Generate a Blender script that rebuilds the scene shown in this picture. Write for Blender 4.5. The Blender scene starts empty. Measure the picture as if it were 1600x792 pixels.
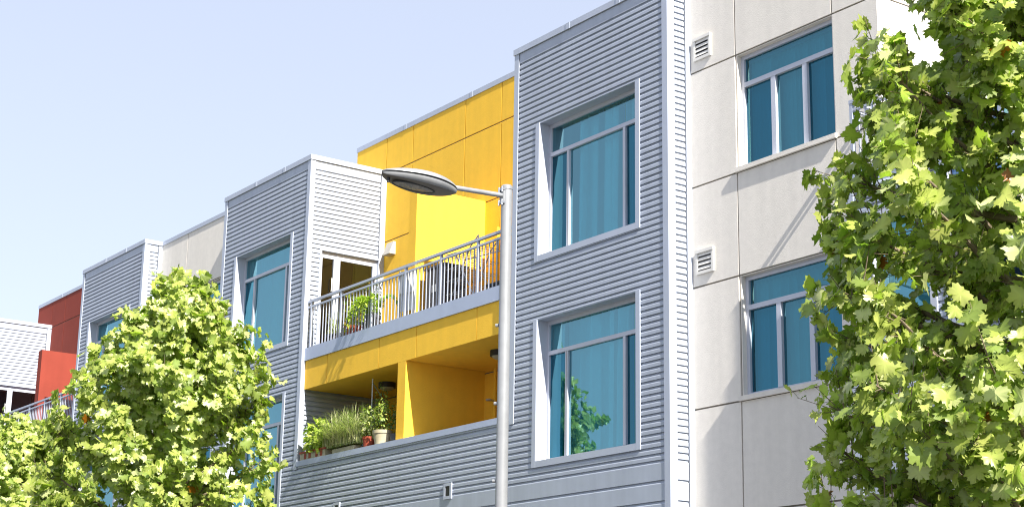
import bpy, math, random
import numpy as np
from mathutils import Vector, Matrix

# ---------------------------------------------------------------- scene, camera, light
S = bpy.context.scene
COL = S.collection
cam = bpy.data.cameras.new('camera')
cam_o = bpy.data.objects.new('camera', cam)
COL.objects.link(cam_o)
CR = ((0.57835956, 0.81562175, 0.01616731), (0.20085935, -0.16158203, 0.96620224), (-0.79066791, 0.55556494, 0.25727777))
CP = Vector((22.41531474, -15.75922237, 1.6))
m = Matrix.Identity(4)
for i in range(3):
    m[i][0], m[i][1], m[i][2], m[i][3] = CR[0][i], CR[1][i], -CR[2][i], CP[i]
cam_o.matrix_world = m
cam.sensor_fit = 'HORIZONTAL'
cam.sensor_width = 36.0
cam.lens = 2651.07 / 1600 * 36
cam.clip_end = 2000
S.camera = cam_o

SUN = Vector((1.0, -0.14, 0.84)).normalized()
SUN_EL = math.asin(SUN.z)
SUN_AZ = math.atan2(SUN.x, SUN.y)
world = bpy.data.worlds.new('World')
S.world = world
world.use_nodes = True
wn = world.node_tree.nodes
bg = wn['Background']
sky = wn.new('ShaderNodeTexSky')
sky.sky_type = 'NISHITA'
sky.sun_disc = False
sky.sun_elevation = SUN_EL
sky.sun_rotation = SUN_AZ
sky.air_density = 1.0
sky.dust_density = 0.4
sky.ozone_density = 1.0
hs = wn.new('ShaderNodeHueSaturation')
hs.inputs['Saturation'].default_value = 0.6
world.node_tree.links.new(sky.outputs[0], hs.inputs['Color'])
hz = wn.new('ShaderNodeMix'); hz.data_type = 'RGBA'
hz.inputs[0].default_value = 0.7
hz.inputs[7].default_value = (2.60, 2.88, 3.70, 1)     # thin even haze
world.node_tree.links.new(hs.outputs[0], hz.inputs[6])
world.node_tree.links.new(hz.outputs[2], bg.inputs[0])
bg.inputs[1].default_value = 0.08
sl = bpy.data.lights.new('sun', 'SUN')
sl.energy = 3.7
sl.angle = math.radians(0.5)
sl.color = (1.0, 0.95, 0.87)
sun_o = bpy.data.objects.new('sun', sl)
COL.objects.link(sun_o)
sun_o.location = (30, -10, 40)
sun_o.rotation_euler = (-SUN).to_track_quat('-Z', 'Y').to_euler()
S.view_settings.view_transform = 'Standard'
S.view_settings.look = 'None'
S.view_settings.gamma = 1
S.view_settings.use_curve_mapping = False
S.view_settings.exposure = 1.7
try:
    S.cycles.filter_width = 1.1
except Exception:
    pass

R = random.Random(7)

# ---------------------------------------------------------------- materials
def mat(name, color, rough=0.6, metal=0.0, spec=0.5, var=0.0, vscale=3.0, bump=0.0, bscale=60.0, streak=0.0, bdist=0.01):
    M = bpy.data.materials.new(name); M.use_nodes = True
    t = M.node_tree; n = t.nodes; L = t.links
    p = n['Principled BSDF']
    p.inputs['Roughness'].default_value = rough
    p.inputs['Metallic'].default_value = metal
    p.inputs['Specular IOR Level'].default_value = spec
    p.inputs['Base Color'].default_value = (*color, 1)
    geo = n.new('ShaderNodeNewGeometry')
    last = None
    def mix(fac_out, dark, prev):
        mx = n.new('ShaderNodeMix'); mx.data_type = 'RGBA'; mx.blend_type = 'MULTIPLY'
        mx.inputs[0].default_value = 1.0
        rp = n.new('ShaderNodeMapRange'); rp.inputs[1].default_value = 0.3; rp.inputs[2].default_value = 0.7
        rp.inputs[3].default_value = 1 - dark; rp.inputs[4].default_value = 1 + dark * 0.5
        L.new(fac_out, rp.inputs[0])
        if prev is None: mx.inputs[6].default_value = (*color, 1)
        else: L.new(prev, mx.inputs[6])
        L.new(rp.outputs[0], mx.inputs[7])
        return mx.outputs[2]
    if var:
        nz = n.new('ShaderNodeTexNoise'); nz.inputs['Scale'].default_value = vscale; nz.inputs['Detail'].default_value = 6
        L.new(geo.outputs['Position'], nz.inputs['Vector']); last = mix(nz.outputs[0], var, last)
    if streak:
        mp = n.new('ShaderNodeMapping'); mp.inputs['Scale'].default_value = (4, 4, 0.25)
        L.new(geo.outputs['Position'], mp.inputs[0])
        nz = n.new('ShaderNodeTexNoise'); nz.inputs['Scale'].default_value = 1.5; nz.inputs['Detail'].default_value = 5
        L.new(mp.outputs[0], nz.inputs['Vector']); last = mix(nz.outputs[0], streak, last)
    if last is not None: L.new(last, p.inputs['Base Color'])
    if bump:
        nz = n.new('ShaderNodeTexNoise'); nz.inputs['Scale'].default_value = bscale; nz.inputs['Detail'].default_value = 4
        L.new(geo.outputs['Position'], nz.inputs['Vector'])
        b = n.new('ShaderNodeBump'); b.inputs['Strength'].default_value = bump; b.inputs['Distance'].default_value = bdist
        L.new(nz.outputs[0], b.inputs['Height']); L.new(b.outputs[0], p.inputs['Normal'])
    return M

M = {}
M['clad'] = mat('corrugated_steel', (0.40, 0.44, 0.515), 0.42, 0.15, var=0.06, vscale=1.2, streak=0.07, bump=0.12, bscale=1.6, bdist=0.03)
M['trim'] = mat('grey_trim', (0.44, 0.48, 0.565), 0.42, 0.15, var=0.04, vscale=2, streak=0.03)
M['ledge'] = mat('grey_ledge_paint', (0.41, 0.465, 0.60), 0.5, 0.1, var=0.04, streak=0.04)
M['frame'] = mat('window_aluminium', (0.52, 0.545, 0.62), 0.4, 0.1, var=0.03)
M['beige'] = mat('beige_stucco', (0.77, 0.725, 0.66), 0.9, 0, 0.2, var=0.04, vscale=9, bump=0.3, bscale=90, streak=0.05)
M['joint'] = mat('joint_shadow_gap', (0.20, 0.18, 0.15), 0.9, 0, 0.2)
M['yellow'] = mat('yellow_stucco', (0.88, 0.52, 0.036), 0.8, 0, 0.5, var=0.04, vscale=6, bump=0.4, bscale=70, streak=0.05)
M['red'] = mat('red_stucco', (0.25, 0.045, 0.028), 0.85, 0, 0.25, var=0.08, vscale=2, bump=0.3, bscale=55, streak=0.04)
M['blue'] = mat('blue_stucco', (0.12, 0.22, 0.42), 0.85, 0, 0.25, var=0.05, vscale=2, bump=0.3, bscale=55, streak=0.04)
M['dark'] = mat('dark_membrane', (0.03, 0.03, 0.035), 0.9, 0, 0.2)
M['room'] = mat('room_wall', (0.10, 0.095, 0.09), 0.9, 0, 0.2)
M['roof'] = mat('roof_membrane', (0.35, 0.35, 0.36), 0.9, 0, 0.2, var=0.1)
M['rail'] = mat('railing_paint', (0.42, 0.455, 0.54), 0.4, 0.15, var=0.03)
M['lamp'] = mat('lamp_grey_paint', (0.29, 0.298, 0.31), 0.40, 0.2, var=0.10, vscale=7, streak=0.10)
M['lampdark'] = mat('lamp_gasket', (0.05, 0.055, 0.06), 0.6)
M['under'] = mat('lamp_underside_shade', (0.16, 0.147, 0.128), 0.55, 0.1, var=0.1, vscale=12)  # lamp grey darkened: shade beneath the head put into the colour
M['steel'] = mat('galvanised_steel', (0.45, 0.46, 0.48), 0.35, 0.8)
M['vent'] = mat('vent_white_paint', (0.68, 0.66, 0.62), 0.6)
M['black'] = mat('black_paint', (0.02, 0.02, 0.022), 0.5)
M['cabinet'] = mat('charcoal_plastic', (0.06, 0.06, 0.065), 0.6)
M['white'] = mat('white_fabric', (0.75, 0.75, 0.73), 0.8, 0, 0.2, var=0.05, vscale=6)
M['concrete'] = mat('cast_concrete', (0.42, 0.40, 0.37), 0.85, 0, 0.2, var=0.1, vscale=8)
M['terracotta'] = mat('terracotta', (0.34, 0.07, 0.035), 0.7, 0, 0.3, var=0.2, vscale=10)
M['cream'] = mat('glazed_cream', (0.42, 0.37, 0.25), 0.5, 0, 0.4, var=0.15, vscale=12)
M['soil'] = mat('potting_soil', (0.05, 0.035, 0.025), 0.95)
M['slab'] = mat('terrace_concrete', (0.20, 0.195, 0.18), 0.9, 0, 0.2, var=0.1)
M['asphalt'] = mat('asphalt', (0.05, 0.05, 0.052), 0.9, 0, 0.3, var=0.15, vscale=4, bump=0.3, bscale=80)
M['paving'] = mat('pavement_concrete', (0.20, 0.19, 0.175), 0.9, 0, 0.2, var=0.1, vscale=1.5, bump=0.2, bscale=60)
M['earth'] = mat('city_ground', (0.11, 0.105, 0.09), 0.95, 0, 0.2, var=0.2, vscale=0.2)
M['kerb'] = mat('kerb_concrete', (0.34, 0.33, 0.31), 0.9, 0, 0.2, var=0.1)
M['paint'] = mat('road_paint', (0.75, 0.74, 0.70), 0.7)
M['bark'] = mat('pale_bark', (0.20, 0.155, 0.11), 0.85, 0, 0.2, var=0.35, vscale=9, bump=0.4, bscale=25)
M['stem'] = mat('green_stem', (0.10, 0.13, 0.04), 0.8)
M['wood'] = mat('trellis_green', (0.07, 0.10, 0.06), 0.7)

def glass_mat(name, tint, refl, base=0.16, ior=1.6, wob=0.012):
    M_ = bpy.data.materials.new(name); M_.use_nodes = True
    t = M_.node_tree; n = t.nodes; L = t.links
    n.remove(n['Principled BSDF'])
    out = n['Material Output']
    tr = n.new('ShaderNodeBsdfTransparent'); tr.inputs[0].default_value = (*tint, 1)
    gl = n.new('ShaderNodeBsdfGlossy'); gl.inputs['Color'].default_value = (*refl, 1); gl.inputs['Roughness'].default_value = 0.0
    nz = n.new('ShaderNodeTexNoise'); nz.inputs['Scale'].default_value = 1.3; nz.inputs['Detail'].default_value = 1
    geo = n.new('ShaderNodeNewGeometry'); L.new(geo.outputs['Position'], nz.inputs['Vector'])
    b = n.new('ShaderNodeBump'); b.inputs['Strength'].default_value = wob; b.inputs['Distance'].default_value = 0.3
    L.new(nz.outputs[0], b.inputs['Height']); L.new(b.outputs[0], gl.inputs['Normal'])
    fr = n.new('ShaderNodeFresnel'); fr.inputs[0].default_value = ior
    ad = n.new('ShaderNodeMath'); ad.operation = 'ADD'; ad.use_clamp = True; ad.inputs[1].default_value = base
    L.new(fr.outputs[0], ad.inputs[0])
    mx = n.new('ShaderNodeMixShader')
    L.new(ad.outputs[0], mx.inputs[0]); L.new(tr.outputs[0], mx.inputs[1]); L.new(gl.outputs[0], mx.inputs[2])
    L.new(mx.outputs[0], out.inputs[0])
    return M_
M['glass'] = glass_mat('teal_glass', (0.31, 0.82, 0.95), (0.46, 0.89, 1.0), 0.22)
M['deepglass'] = glass_mat('deep_teal_glass', (0.24, 0.74, 0.90), (0.38, 0.86, 1.0), 0.13)
M['screen'] = glass_mat('screened_teal_glass', (0.13, 0.54, 0.74), (0.27, 0.78, 1.0), 0.10)
M['clear'] = glass_mat('clear_glass', (0.80, 0.84, 0.84), (1, 1, 1), 0.03, 1.5)
M['lens'] = mat('lamp_lens', (0.20, 0.175, 0.13), 0.18, 0.0, 0.8, var=0.6, vscale=22, bump=0.6, bscale=45)

def curtain_mat(name, col):
    M_ = mat(name, col, 0.9, 0, 0.1, var=0.04, vscale=3)
    t = M_.node_tree; n = t.nodes; L = t.links
    p = n['Principled BSDF']; out = n['Material Output']
    tl = n.new('ShaderNodeBsdfTranslucent'); tl.inputs[0].default_value = (*col, 1)
    mx = n.new('ShaderNodeMixShader'); mx.inputs[0].default_value = 0.04
    L.new(p.outputs[0], mx.inputs[1]); L.new(tl.outputs[0], mx.inputs[2]); L.new(mx.outputs[0], out.inputs[0])
    return M_
M['curtain'] = curtain_mat('pale_curtain', (0.80, 0.80, 0.77))
M['blind'] = curtain_mat('vertical_blind', (0.62, 0.62, 0.60))

def leaf_mat(name, trans=0.35, rough=0.36):
    M_ = bpy.data.materials.new(name); M_.use_nodes = True
    t = M_.node_tree; n = t.nodes; L = t.links
    p = n['Principled BSDF']; out = n['Material Output']
    at = n.new('ShaderNodeAttribute'); at.attribute_name = 'tint'
    L.new(at.outputs['Color'], p.inputs['Base Color'])
    p.inputs['Roughness'].default_value = rough
    p.inputs['Specular IOR Level'].default_value = 0.5
    tl = n.new('ShaderNodeBsdfTranslucent')
    g = n.new('ShaderNodeMix'); g.data_type = 'RGBA'; g.blend_type = 'MULTIPLY'; g.inputs[0].default_value = 1
    g.inputs[7].default_value = (1.25, 1.75, 0.5, 1)
    L.new(at.outputs['Color'], g.inputs[6]); L.new(g.outputs[2], tl.inputs[0])
    mx = n.new('ShaderNodeMixShader'); mx.inputs[0].default_value = trans
    L.new(p.outputs[0], mx.inputs[1]); L.new(tl.outputs[0], mx.inputs[2]); L.new(mx.outputs[0], out.inputs[0])
    return M_
M['leaf'] = leaf_mat('plane_leaf')
M['herb'] = leaf_mat('herb_leaf', 0.3, 0.5)

# ---------------------------------------------------------------- mesh helpers
class MB:
    def __init__(s): s.v = []; s.f = []; s.mi = []; s.mats = []
    def mid(s, m):
        if m not in s.mats: s.mats.append(m)
        return s.mats.index(m)
    def quad(s, pts, m):
        k = len(s.v); s.v += [tuple(p) for p in pts]; s.f.append(tuple(range(k, k + len(pts)))); s.mi.append(s.mid(m))
    def box(s, x0, x1, y0, y1, z0, z1, m):
        k = len(s.v)
        s.v += [(x0, y0, z0), (x1, y0, z0), (x1, y1, z0), (x0, y1, z0), (x0, y0, z1), (x1, y0, z1), (x1, y1, z1), (x0, y1, z1)]
        for f in ((3, 2, 1, 0), (4, 5, 6, 7), (0, 1, 5, 4), (1, 2, 6, 5), (2, 3, 7, 6), (3, 0, 4, 7)):
            s.f.append(tuple(k + i for i in f)); s.mi.append(s.mid(m))
    def bar(s, a, b, r, m, n=8, r2=None, caps=True):
        a, b = Vector(a), Vector(b); d = (b - a).normalized()
        u = d.orthogonal().normalized(); w = d.cross(u); k = len(s.v)
        r2 = r if r2 is None else r2
        for P, rr in ((a, r), (b, r2)):
            for i in range(n):
                t = 2 * math.pi * i / n; s.v.append(tuple(P + rr * (math.cos(t) * u + math.sin(t) * w)))
        for i in range(n):
            j = (i + 1) % n; s.f.append((k + i, k + j, k + n + j, k + n + i)); s.mi.append(s.mid(m))
        if caps:
            s.f.append(tuple(k + n - 1 - i for i in range(n))); s.mi.append(s.mid(m))
            s.f.append(tuple(k + n + i for i in range(n))); s.mi.append(s.mid(m))
    def lathe(s, c, prof, m, n=24):
        k = len(s.v)
        for (r, z) in prof:
            for i in range(n):
                t = 2 * math.pi * i / n; s.v.append((c[0] + r * math.cos(t), c[1] + r * math.sin(t), c[2] + z))
        for a in range(len(prof) - 1):
            for i in range(n):
                j = (i + 1) % n
                s.f.append((k + a * n + i, k + a * n + j, k + (a + 1) * n + j, k + (a + 1) * n + i)); s.mi.append(s.mid(m))
    def build(s, name, parent=None, smooth=False):
        me = bpy.data.meshes.new(name); me.from_pydata(s.v, [], s.f)
        for mm in s.mats: me.materials.append(M[mm])
        me.polygons.foreach_set('material_index', s.mi)
        if smooth:
            me.polygons.foreach_set('use_smooth', [True] * len(s.f))
            me.set_sharp_from_angle(angle=math.radians(35))
        me.update()
        o = bpy.data.objects.new(name, me); COL.objects.link(o)
        if parent is not None: o.parent = parent
        return o

def empty(name, loc=(0, 0, 0), rz=0.0):
    o = bpy.data.objects.new(name, None); COL.objects.link(o); o.location = loc; o.rotation_euler = (0, 0, rz)
    o.empty_display_size = 0.3
    return o
def tag(o, label, cat, group=None):
    o['label'] = label; o['category'] = cat
    if group: o['group'] = group
    return o
def struct(o): o['kind'] = 'structure'; return o
def inst(src, name, parent, loc):
    o = src.copy(); o.name = name; COL.objects.link(o); o.parent = parent; o.location = loc; return o
def copy_tree(o, parent, loc=None):
    c = o.copy(); COL.objects.link(c); c.parent = parent
    if loc is not None: c.location = loc
    for ch in list(o.children): copy_tree(ch, c)
    return c

def rects(u0, u1, z0, z1, holes):
    us = sorted({u0, u1, *[h[0] for h in holes], *[h[1] for h in holes]})
    us = [u for u in us if u0 <= u <= u1]
    out = []
    for a, b in zip(us[:-1], us[1:]):
        if b - a < 1e-6: continue
        mid = (a + b) / 2
        cuts = sorted([(max(h[2], z0), min(h[3], z1)) for h in holes if h[0] < mid < h[1] and h[3] > z0 and h[2] < z1])
        z = z0
        for c0, c1 in cuts:
            if c0 > z + 1e-6: out.append((a, b, z, c0))
            z = max(z, c1)
        if z < z1 - 1e-6: out.append((a, b, z, z1))
    return out

# corrugated sheet: pitch above z=5.02, broad flat panels below, flat band under the coping
ZP = 5.02; PT = 0.0983; NP = 73; DEP = 0.027
def profile():
    pts = []
    for k in range(17, -1, -1):
        zt = ZP - 0.294 * k; zb = zt - 0.294
        pts += [(zb, 0.015), (zb + 0.030, DEP), (zb + 0.033, 0), (zt - 0.020, 0), (zt - 0.008, 0.005)]
    for k in range(NP):
        z = ZP + PT * k
        pts += [(z, 0.015), (z + 0.029, DEP), (z + 0.032, 0), (z + 0.078, 0), (z + 0.090, 0.005)]
    zt = ZP + PT * NP
    pts += [(zt, DEP), (zt + 0.030, DEP), (zt + 0.036, 0), (13.5, 0)]
    return pts
PROF = profile()
def prof_clip(z0, z1):
    out = []
    def at(z):
        for (a, da), (b, db) in zip(PROF[:-1], PROF[1:]):
            if a <= z <= b: return da + (db - da) * ((z - a) / (b - a) if b > a else 0)
        return 0
    out.append((z0, at(z0)))
    out += [p for p in PROF if z0 < p[0] < z1]
    out.append((z1, at(z1)))
    return out
def corr_front(mb, rs, y=0.0, m='clad'):
    for (a, b, z0, z1) in rs:
        pr = prof_clip(z0, z1)
        for (p, dp), (q, dq) in zip(pr[:-1], pr[1:]):
            mb.quad([(a, y + dp, p), (b, y + dp, p), (b, y + dq, q), (a, y + dq, q)], m)
def corr_side(mb, rs, x, m='clad'):
    for (a, b, z0, z1) in rs:
        pr = prof_clip(z0, z1)
        for (p, dp), (q, dq) in zip(pr[:-1], pr[1:]):
            mb.quad([(x - dp, a, p), (x - dp, b, p), (x - dq, b, q), (x - dq, a, q)], m)

# ---------------------------------------------------------------- levels and grid
Z_CAP_T, Z_CAP_B = 12.517, 12.413
ZW = ((8.604, 11.0), (5.244, 7.64))
F2 = 8.445
SILL_T, SILL_B = 6.17, 6.065
D = 1.816
BY = 0.46
BAYS = [(0.0, 4.0), (-11.22, -7.26), (-19.65, -15.67), (-30.8, -26.82)]

# ground, street
def sheet(name, x0, x1, y0, y1, z, mt):
    mb = MB(); mb.quad([(x0, y0, z), (x1, y0, z), (x1, y1, z), (x0, y1, z)], mt); return struct(mb.build(name))
sheet('ground', -600, 600, -600, 600, -0.13, 'earth')
sheet('road', -300, 300, -13.2, -4.9, -0.126, 'asphalt')
mb = MB()
for k in range(-30, 31): mb.box(k * 6.0, k * 6.0 + 2.5, -9.1, -8.98, -0.126, -0.121, 'paint')
struct(mb.build('road_marking'))
mb = MB()
mb.box(-300, 300, -4.78, 0.7, -0.14, 0.0, 'paving')
struct(mb.build('pavement'))
mb = MB(); mb.box(-300, 300, -4.9, -4.783, -0.14, 0.004, 'kerb'); struct(mb.build('kerb'))
mb = MB(); mb.box(-300, 300, -20, -13.317, -0.14, 0.0, 'paving'); struct(mb.build('pavement'))
mb = MB(); mb.box(-300, 300, -13.314, -13.2, -0.14, 0.004, 'kerb'); struct(mb.build('kerb'))

# ---------------------------------------------------------------- the building
B = empty('apartment_building', (0, 0, 0))
tag(B, 'long modern apartment building with grey corrugated bays, beige stucco and coloured terraces', 'building')

# window in a bay: local origin at the outer lower left corner of the surround, on the facade plane
WW, WH = 2.71, 2.396
def make_bay_window():
    t = 0.10
    mb = MB()
    mb.box(0, t, -0.014, 0.05, 0, WH, 'trim'); mb.box(WW - t, WW, -0.014, 0.05, 0, WH, 'trim')
    mb.box(t + .0005, WW - t - .0005, -0.013, 0.05, 0, t, 'trim')
    mb.box(t - 0.02, t, 0.0505, 0.34, 0.08, WH - 0.002, 'frame'); mb.box(WW - t, WW - t + 0.02, 0.0505, 0.34, 0.08, WH - 0.002, 'trim')
    mb.box(t, WW - t, 0.0505, 0.34, t - 0.03, t, 'trim')
    mb.box(t - 0.03, WW - t + 0.03, 0.002, 0.34, WH - 0.012, WH - 0.001, 'trim')
    w = mb.build('window', B)
    y0, y1 = 0.205, 0.27
    f = MB()
    x0, x1, z0, z1 = t, WW - t, t, WH
    fw = 0.055
    f.box(x0, x0 + fw, y0, y1, z0, z1, 'frame'); f.box(x1 - fw, x1, y0, y1, z0, z1, 'frame')
    f.box(x0 + fw, x1 - fw, y0, y1, z0, z0 + fw, 'frame'); f.box(x0 + fw, x1 - fw, y0, y1, z1 - 0.075, z1, 'frame')
    zt = z0 + (z1 - z0) * 0.765
    f.box(x0 + fw, x1 - fw, y0 - 0.012, y1, zt - 0.035, zt + 0.030, 'frame')
    xa, xb = x0 + 0.21 * (x1 - x0), x0 + 0.79 * (x1 - x0)
    for xm in (xa, xb): f.box(xm - 0.032, xm + 0.032, y0 - 0.008, y1, z0 + fw, zt - 0.035, 'frame')
    f.box(xa - 0.004, xa + 0.004, y0 - 0.0095, y0 - 0.008, z0 + fw, zt - 0.036, 'joint')
    f.build('frame', w)
    for (a, b, c, d, g) in ((x0 + fw, x1 - fw, zt + 0.035, z1 - 0.075, 'glass'), (x0 + fw, xa - 0.032, z0 + fw, zt - 0.035, 'screen'),
                            (xa + 0.032, xb - 0.032, z0 + fw, zt - 0.035, 'glass'), (xb + 0.032, x1 - fw, z0 + fw, zt - 0.035, 'screen')):
        j = [0.24 + R.uniform(-.004, .004) for _ in range(3)]; p = MB(); p.quad([(a, j[0], c), (b, j[1], c), (b, j[1] + j[2] - j[0], d), (a, j[2], d)], g); p.build('pane', w)
    return w
win0 = None
WIN_X = {0: 0.632, 1: -10.60, 2: -19.05, 3: -30.18}

BUNCH = {3: [(0.0, 0.42), (0.46, 0.70), (0.78, 1.0)], 5: [(0.0, 0.09), (0.12, 0.80), (0.93, 1.0)]}
def curtain(x0, x1, y, z0, z1, mt, kind, label, group, seed=0):
    rr = random.Random(seed)
    o = empty(kind, (x0, y, z0))
    w = x1 - x0; h = z1 - z0
    mb = MB()
    n = int(w / (0.008 if kind == 'curtain' else 0.0105))
    if kind == 'curtain':
        ph = [rr.uniform(0, 6.28) for _ in range(4)]
        def yy(x): return 0.12 * math.sin(x * 34 + 2.4 * math.sin(x * 4 + ph[0])) + 0.03 * math.sin(x * 71 + ph[1])
        segs = BUNCH.get(seed, [(0, 1)])
        for g0, g1 in segs:
            m_ = max(4, int((g1 - g0) * n)); pts = []
            for i in range(m_ + 1):
                x = w * (g0 + (g1 - g0) * i / m_); pts.append((x + 0.03 * math.sin(x * 45 + ph[2]), yy(x)))
            for (a, ya), (b, yb) in zip(pts[:-1], pts[1:]):
                mb.quad([(a, ya, 0), (b, yb, 0), (b, yb * .75, h), (a, ya * .75, h)], mt)
        mb.build('fabric', o, smooth=True)
        r_ = MB(); r_.bar((0, 0.05, h + 0.02), (w, 0.05, h + 0.02), 0.012, 'frame'); r_.build('rod', o)
    else:
        k = 0; x = 0.0
        while x < w - 0.03:
            tw = 0.85 + rr.uniform(-0.16, 0.2); c = 0.042
            pts = []
            for j in range(5):
                q = -1 + 0.5 * j
                pts.append((x + 0.045 + q * c * math.cos(tw), q * c * math.sin(tw) + 0.008 * (1 - q * q)))
            for (a, ya), (b, yb) in zip(pts[:-1], pts[1:]):
                mb.quad([(a, ya, 0), (b, yb, 0), (b, yb, h), (a, ya, h)], mt)
            x += 0.083
        mb.build('slats', o, smooth=True)
        r_ = MB(); r_.box(0, w, -0.025, 0.025, h + 0.003, h + 0.045, 'frame'); r_.build('head_rail', o)
    return tag(o, label, 'curtain' if kind == 'curtain' else 'blind', group)

def bay(i, side_depth, side_holes, lower_end):
    global win0
    xl, xr = BAYS[i]
    wx = WIN_X[i]
    wh = [(wx, wx + WW, a, b) for a, b in ZW]
    tw = 0.115
    mb = MB()
    e = 0.014
    corr_front(mb, rects(xl + tw + e, xr - tw - 0.002, SILL_B, Z_CAP_B - 0.004, wh))
    corr_front(mb, rects(xl, xr if i in (1, 3) else xr - tw - 0.002, 0.0, SILL_B, wh))
    if side_depth > 1:
        corr_side(mb, rects(0.10, side_depth - 0.13 - e, SILL_T, Z_CAP_B - 0.004, side_holes), xr)
    else:
        corr_side(mb, rects(0.10 + 0.03, side_depth - 0.10 - e, 0.0, Z_CAP_B - 0.004, []), xr)
    c = mb.build('corrugated_cladding', B)
    # backing, walls, roof of the bay
    bk = MB()
    for (a, b, z0, z1) in rects(xl + 0.012, xr - 0.04, 0.0, 12.40, wh): bk.box(a, b, 0.06, 0.2, z0, z1, 'dark')
    for (a, b, z0, z1) in rects(0.2, 2.95, 0.0, 12.40, side_holes): bk.box(xr - 0.2, xr - 0.045, a, b, z0, z1, 'dark')
    bk.box(xl + 0.012, xl + 0.16, 0.2, 2.95, 0.0, 12.40, 'clad')
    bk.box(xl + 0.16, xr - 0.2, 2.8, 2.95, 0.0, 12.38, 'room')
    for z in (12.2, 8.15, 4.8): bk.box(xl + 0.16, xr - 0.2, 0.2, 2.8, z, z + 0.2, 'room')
    bk.build('backing_wall', c)
    rf = MB(); rf.box(xl + 0.02, xr - 0.03, 0.03, 2.95, 12.402, 12.45, 'roof'); rf.build('roof', c)
    # corner trims
    def trim(x0, x1, y0, y1, z0, z1):
        t_ = MB(); t_.box(x0, x1, y0, y1, z0, z1, 'trim'); return t_.build('corner_trim', c)
    zb = SILL_B - 0.05
    trim(xl - 0.012, xl + tw, -0.012, 0.06, zb, Z_CAP_B - 0.001)
    zr = 0.0 if i == 0 else zb
    trim(xr - tw, xr + 0.012, -0.012, 0.10, zr, Z_CAP_B - 0.001)
    if side_depth > 1:
        trim(xr - 0.05, xr + 0.010, side_depth - 0.13, side_depth - 0.003, SILL_T, Z_CAP_B - 0.001)
    else:
        t_ = MB(); t_.box(xr - 0.06, xr + 0.011, 0.1005, 0.13, 0.0, Z_CAP_B - 0.001, 'trim')
        t_.box(xr - 0.06, xr + 0.011, side_depth - 0.10, side_depth + 0.03, 0.0, Z_CAP_B - 0.001, 'trim'); t_.build('corner_trim', c)
    cp = MB()
    cp.box(xl - 0.03, xr + 0.03, -0.028, 0.0, Z_CAP_B, Z_CAP_T, 'trim')
    cp.box(xr + 0.002, xr + 0.03, 0.0005, 2.95 if side_depth < 1 else side_depth - 0.002, Z_CAP_B, Z_CAP_T, 'trim')
    cp.box(xl - 0.03, xl - 0.002, 0.0005, 2.95, Z_CAP_B, Z_CAP_T, 'trim')
    cp.box(xl - 0.0015, xr + 0.0015, 0.0005, 2.95, Z_CAP_B + 0.03, Z_CAP_T - 0.003, 'trim')
    for q in (0.38, 0.71):
        xx = xl + q * (xr - xl); cp.box(xx - 0.05, xx + 0.05, -0.034, -0.0285, Z_CAP_B - 0.004, Z_CAP_T + 0.002, 'trim')
    cp.build('coping', c)
    for (z0, z1) in ZW:
        if win0 is None:
            win0 = make_bay_window(); win0.location = (wx, 0, z0)
        else: copy_tree(win0, B, (wx, 0, z0))
    return c

DOOR_U = (0.34, 1.69, F2, 10.53)
DOOR_L = (0.50, 1.62, 5.12, 7.06)
for i, (dep, holes) in enumerate(((BY, []), (D, [DOOR_U, DOOR_L]), (BY, []), (D, [DOOR_U, DOOR_L]))):
    bay(i, dep, holes, None)

# curtains behind the bay windows
cz = 0.12
curtain(1.30, 2.85, 0.46, ZW[0][0] + 0.05, ZW[0][1] - 0.04, 'curtain', 'curtain', 'pleated pale curtain in the top window of the corrugated bay beside the lamp pole', 'curtains behind the windows', 3)
curtain(0.78, 3.15, 0.42, ZW[1][0] + 0.05, ZW[1][1] - 0.04, 'curtain', 'curtain', 'pale curtain in the lower window of the bay beside the lamp pole, mirroring a tree', 'curtains behind the windows', 5)
curtain(-10.44, -8.05, 0.33, ZW[0][0] + 0.05, ZW[0][1] - 0.04, 'blind', 'vertical_blind', 'closed blind behind the top window of the middle corrugated bay, between tree and balcony', 'blinds behind the windows', 8)
curtain(-10.44, -8.05, 0.33, ZW[1][0] + 0.05, ZW[1][1] - 0.04, 'blind', 'vertical_blind', 'closed blind behind the lower window of the middle corrugated bay, mostly behind the left tree', 'blinds behind the windows', 9)
curtain(-18.9, -16.5, 0.33, ZW[0][0] + 0.05, ZW[0][1] - 0.04, 'blind', 'vertical_blind', 'closed blind behind the window of the corrugated bay beside the red wall', 'blinds behind the windows', 10)

# ---- stucco panel walls with recessed joints
def panels(mb, xs, zs, y, mt, holes, thick=0.02, g=0.013, axis='x', const=0.0, tags=None):
    for a, b in zip(xs[:-1], xs[1:]):
        for c, d in zip(zs[:-1], zs[1:]):
            A, Bq = a + (g if a != xs[0] else 0), b - (g if b != xs[-1] else 0)
            C, Dq = c + (g if c != zs[0] else 0), d - (g if d != zs[-1] else 0)
            for (p, q, r, s) in rects(A, Bq, C, Dq, holes):
                if axis == 'x': mb.box(p, q, y, y + thick, r, s, mt)
                else: mb.box(const - thick, const, p, q, r, s, mt)

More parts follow.
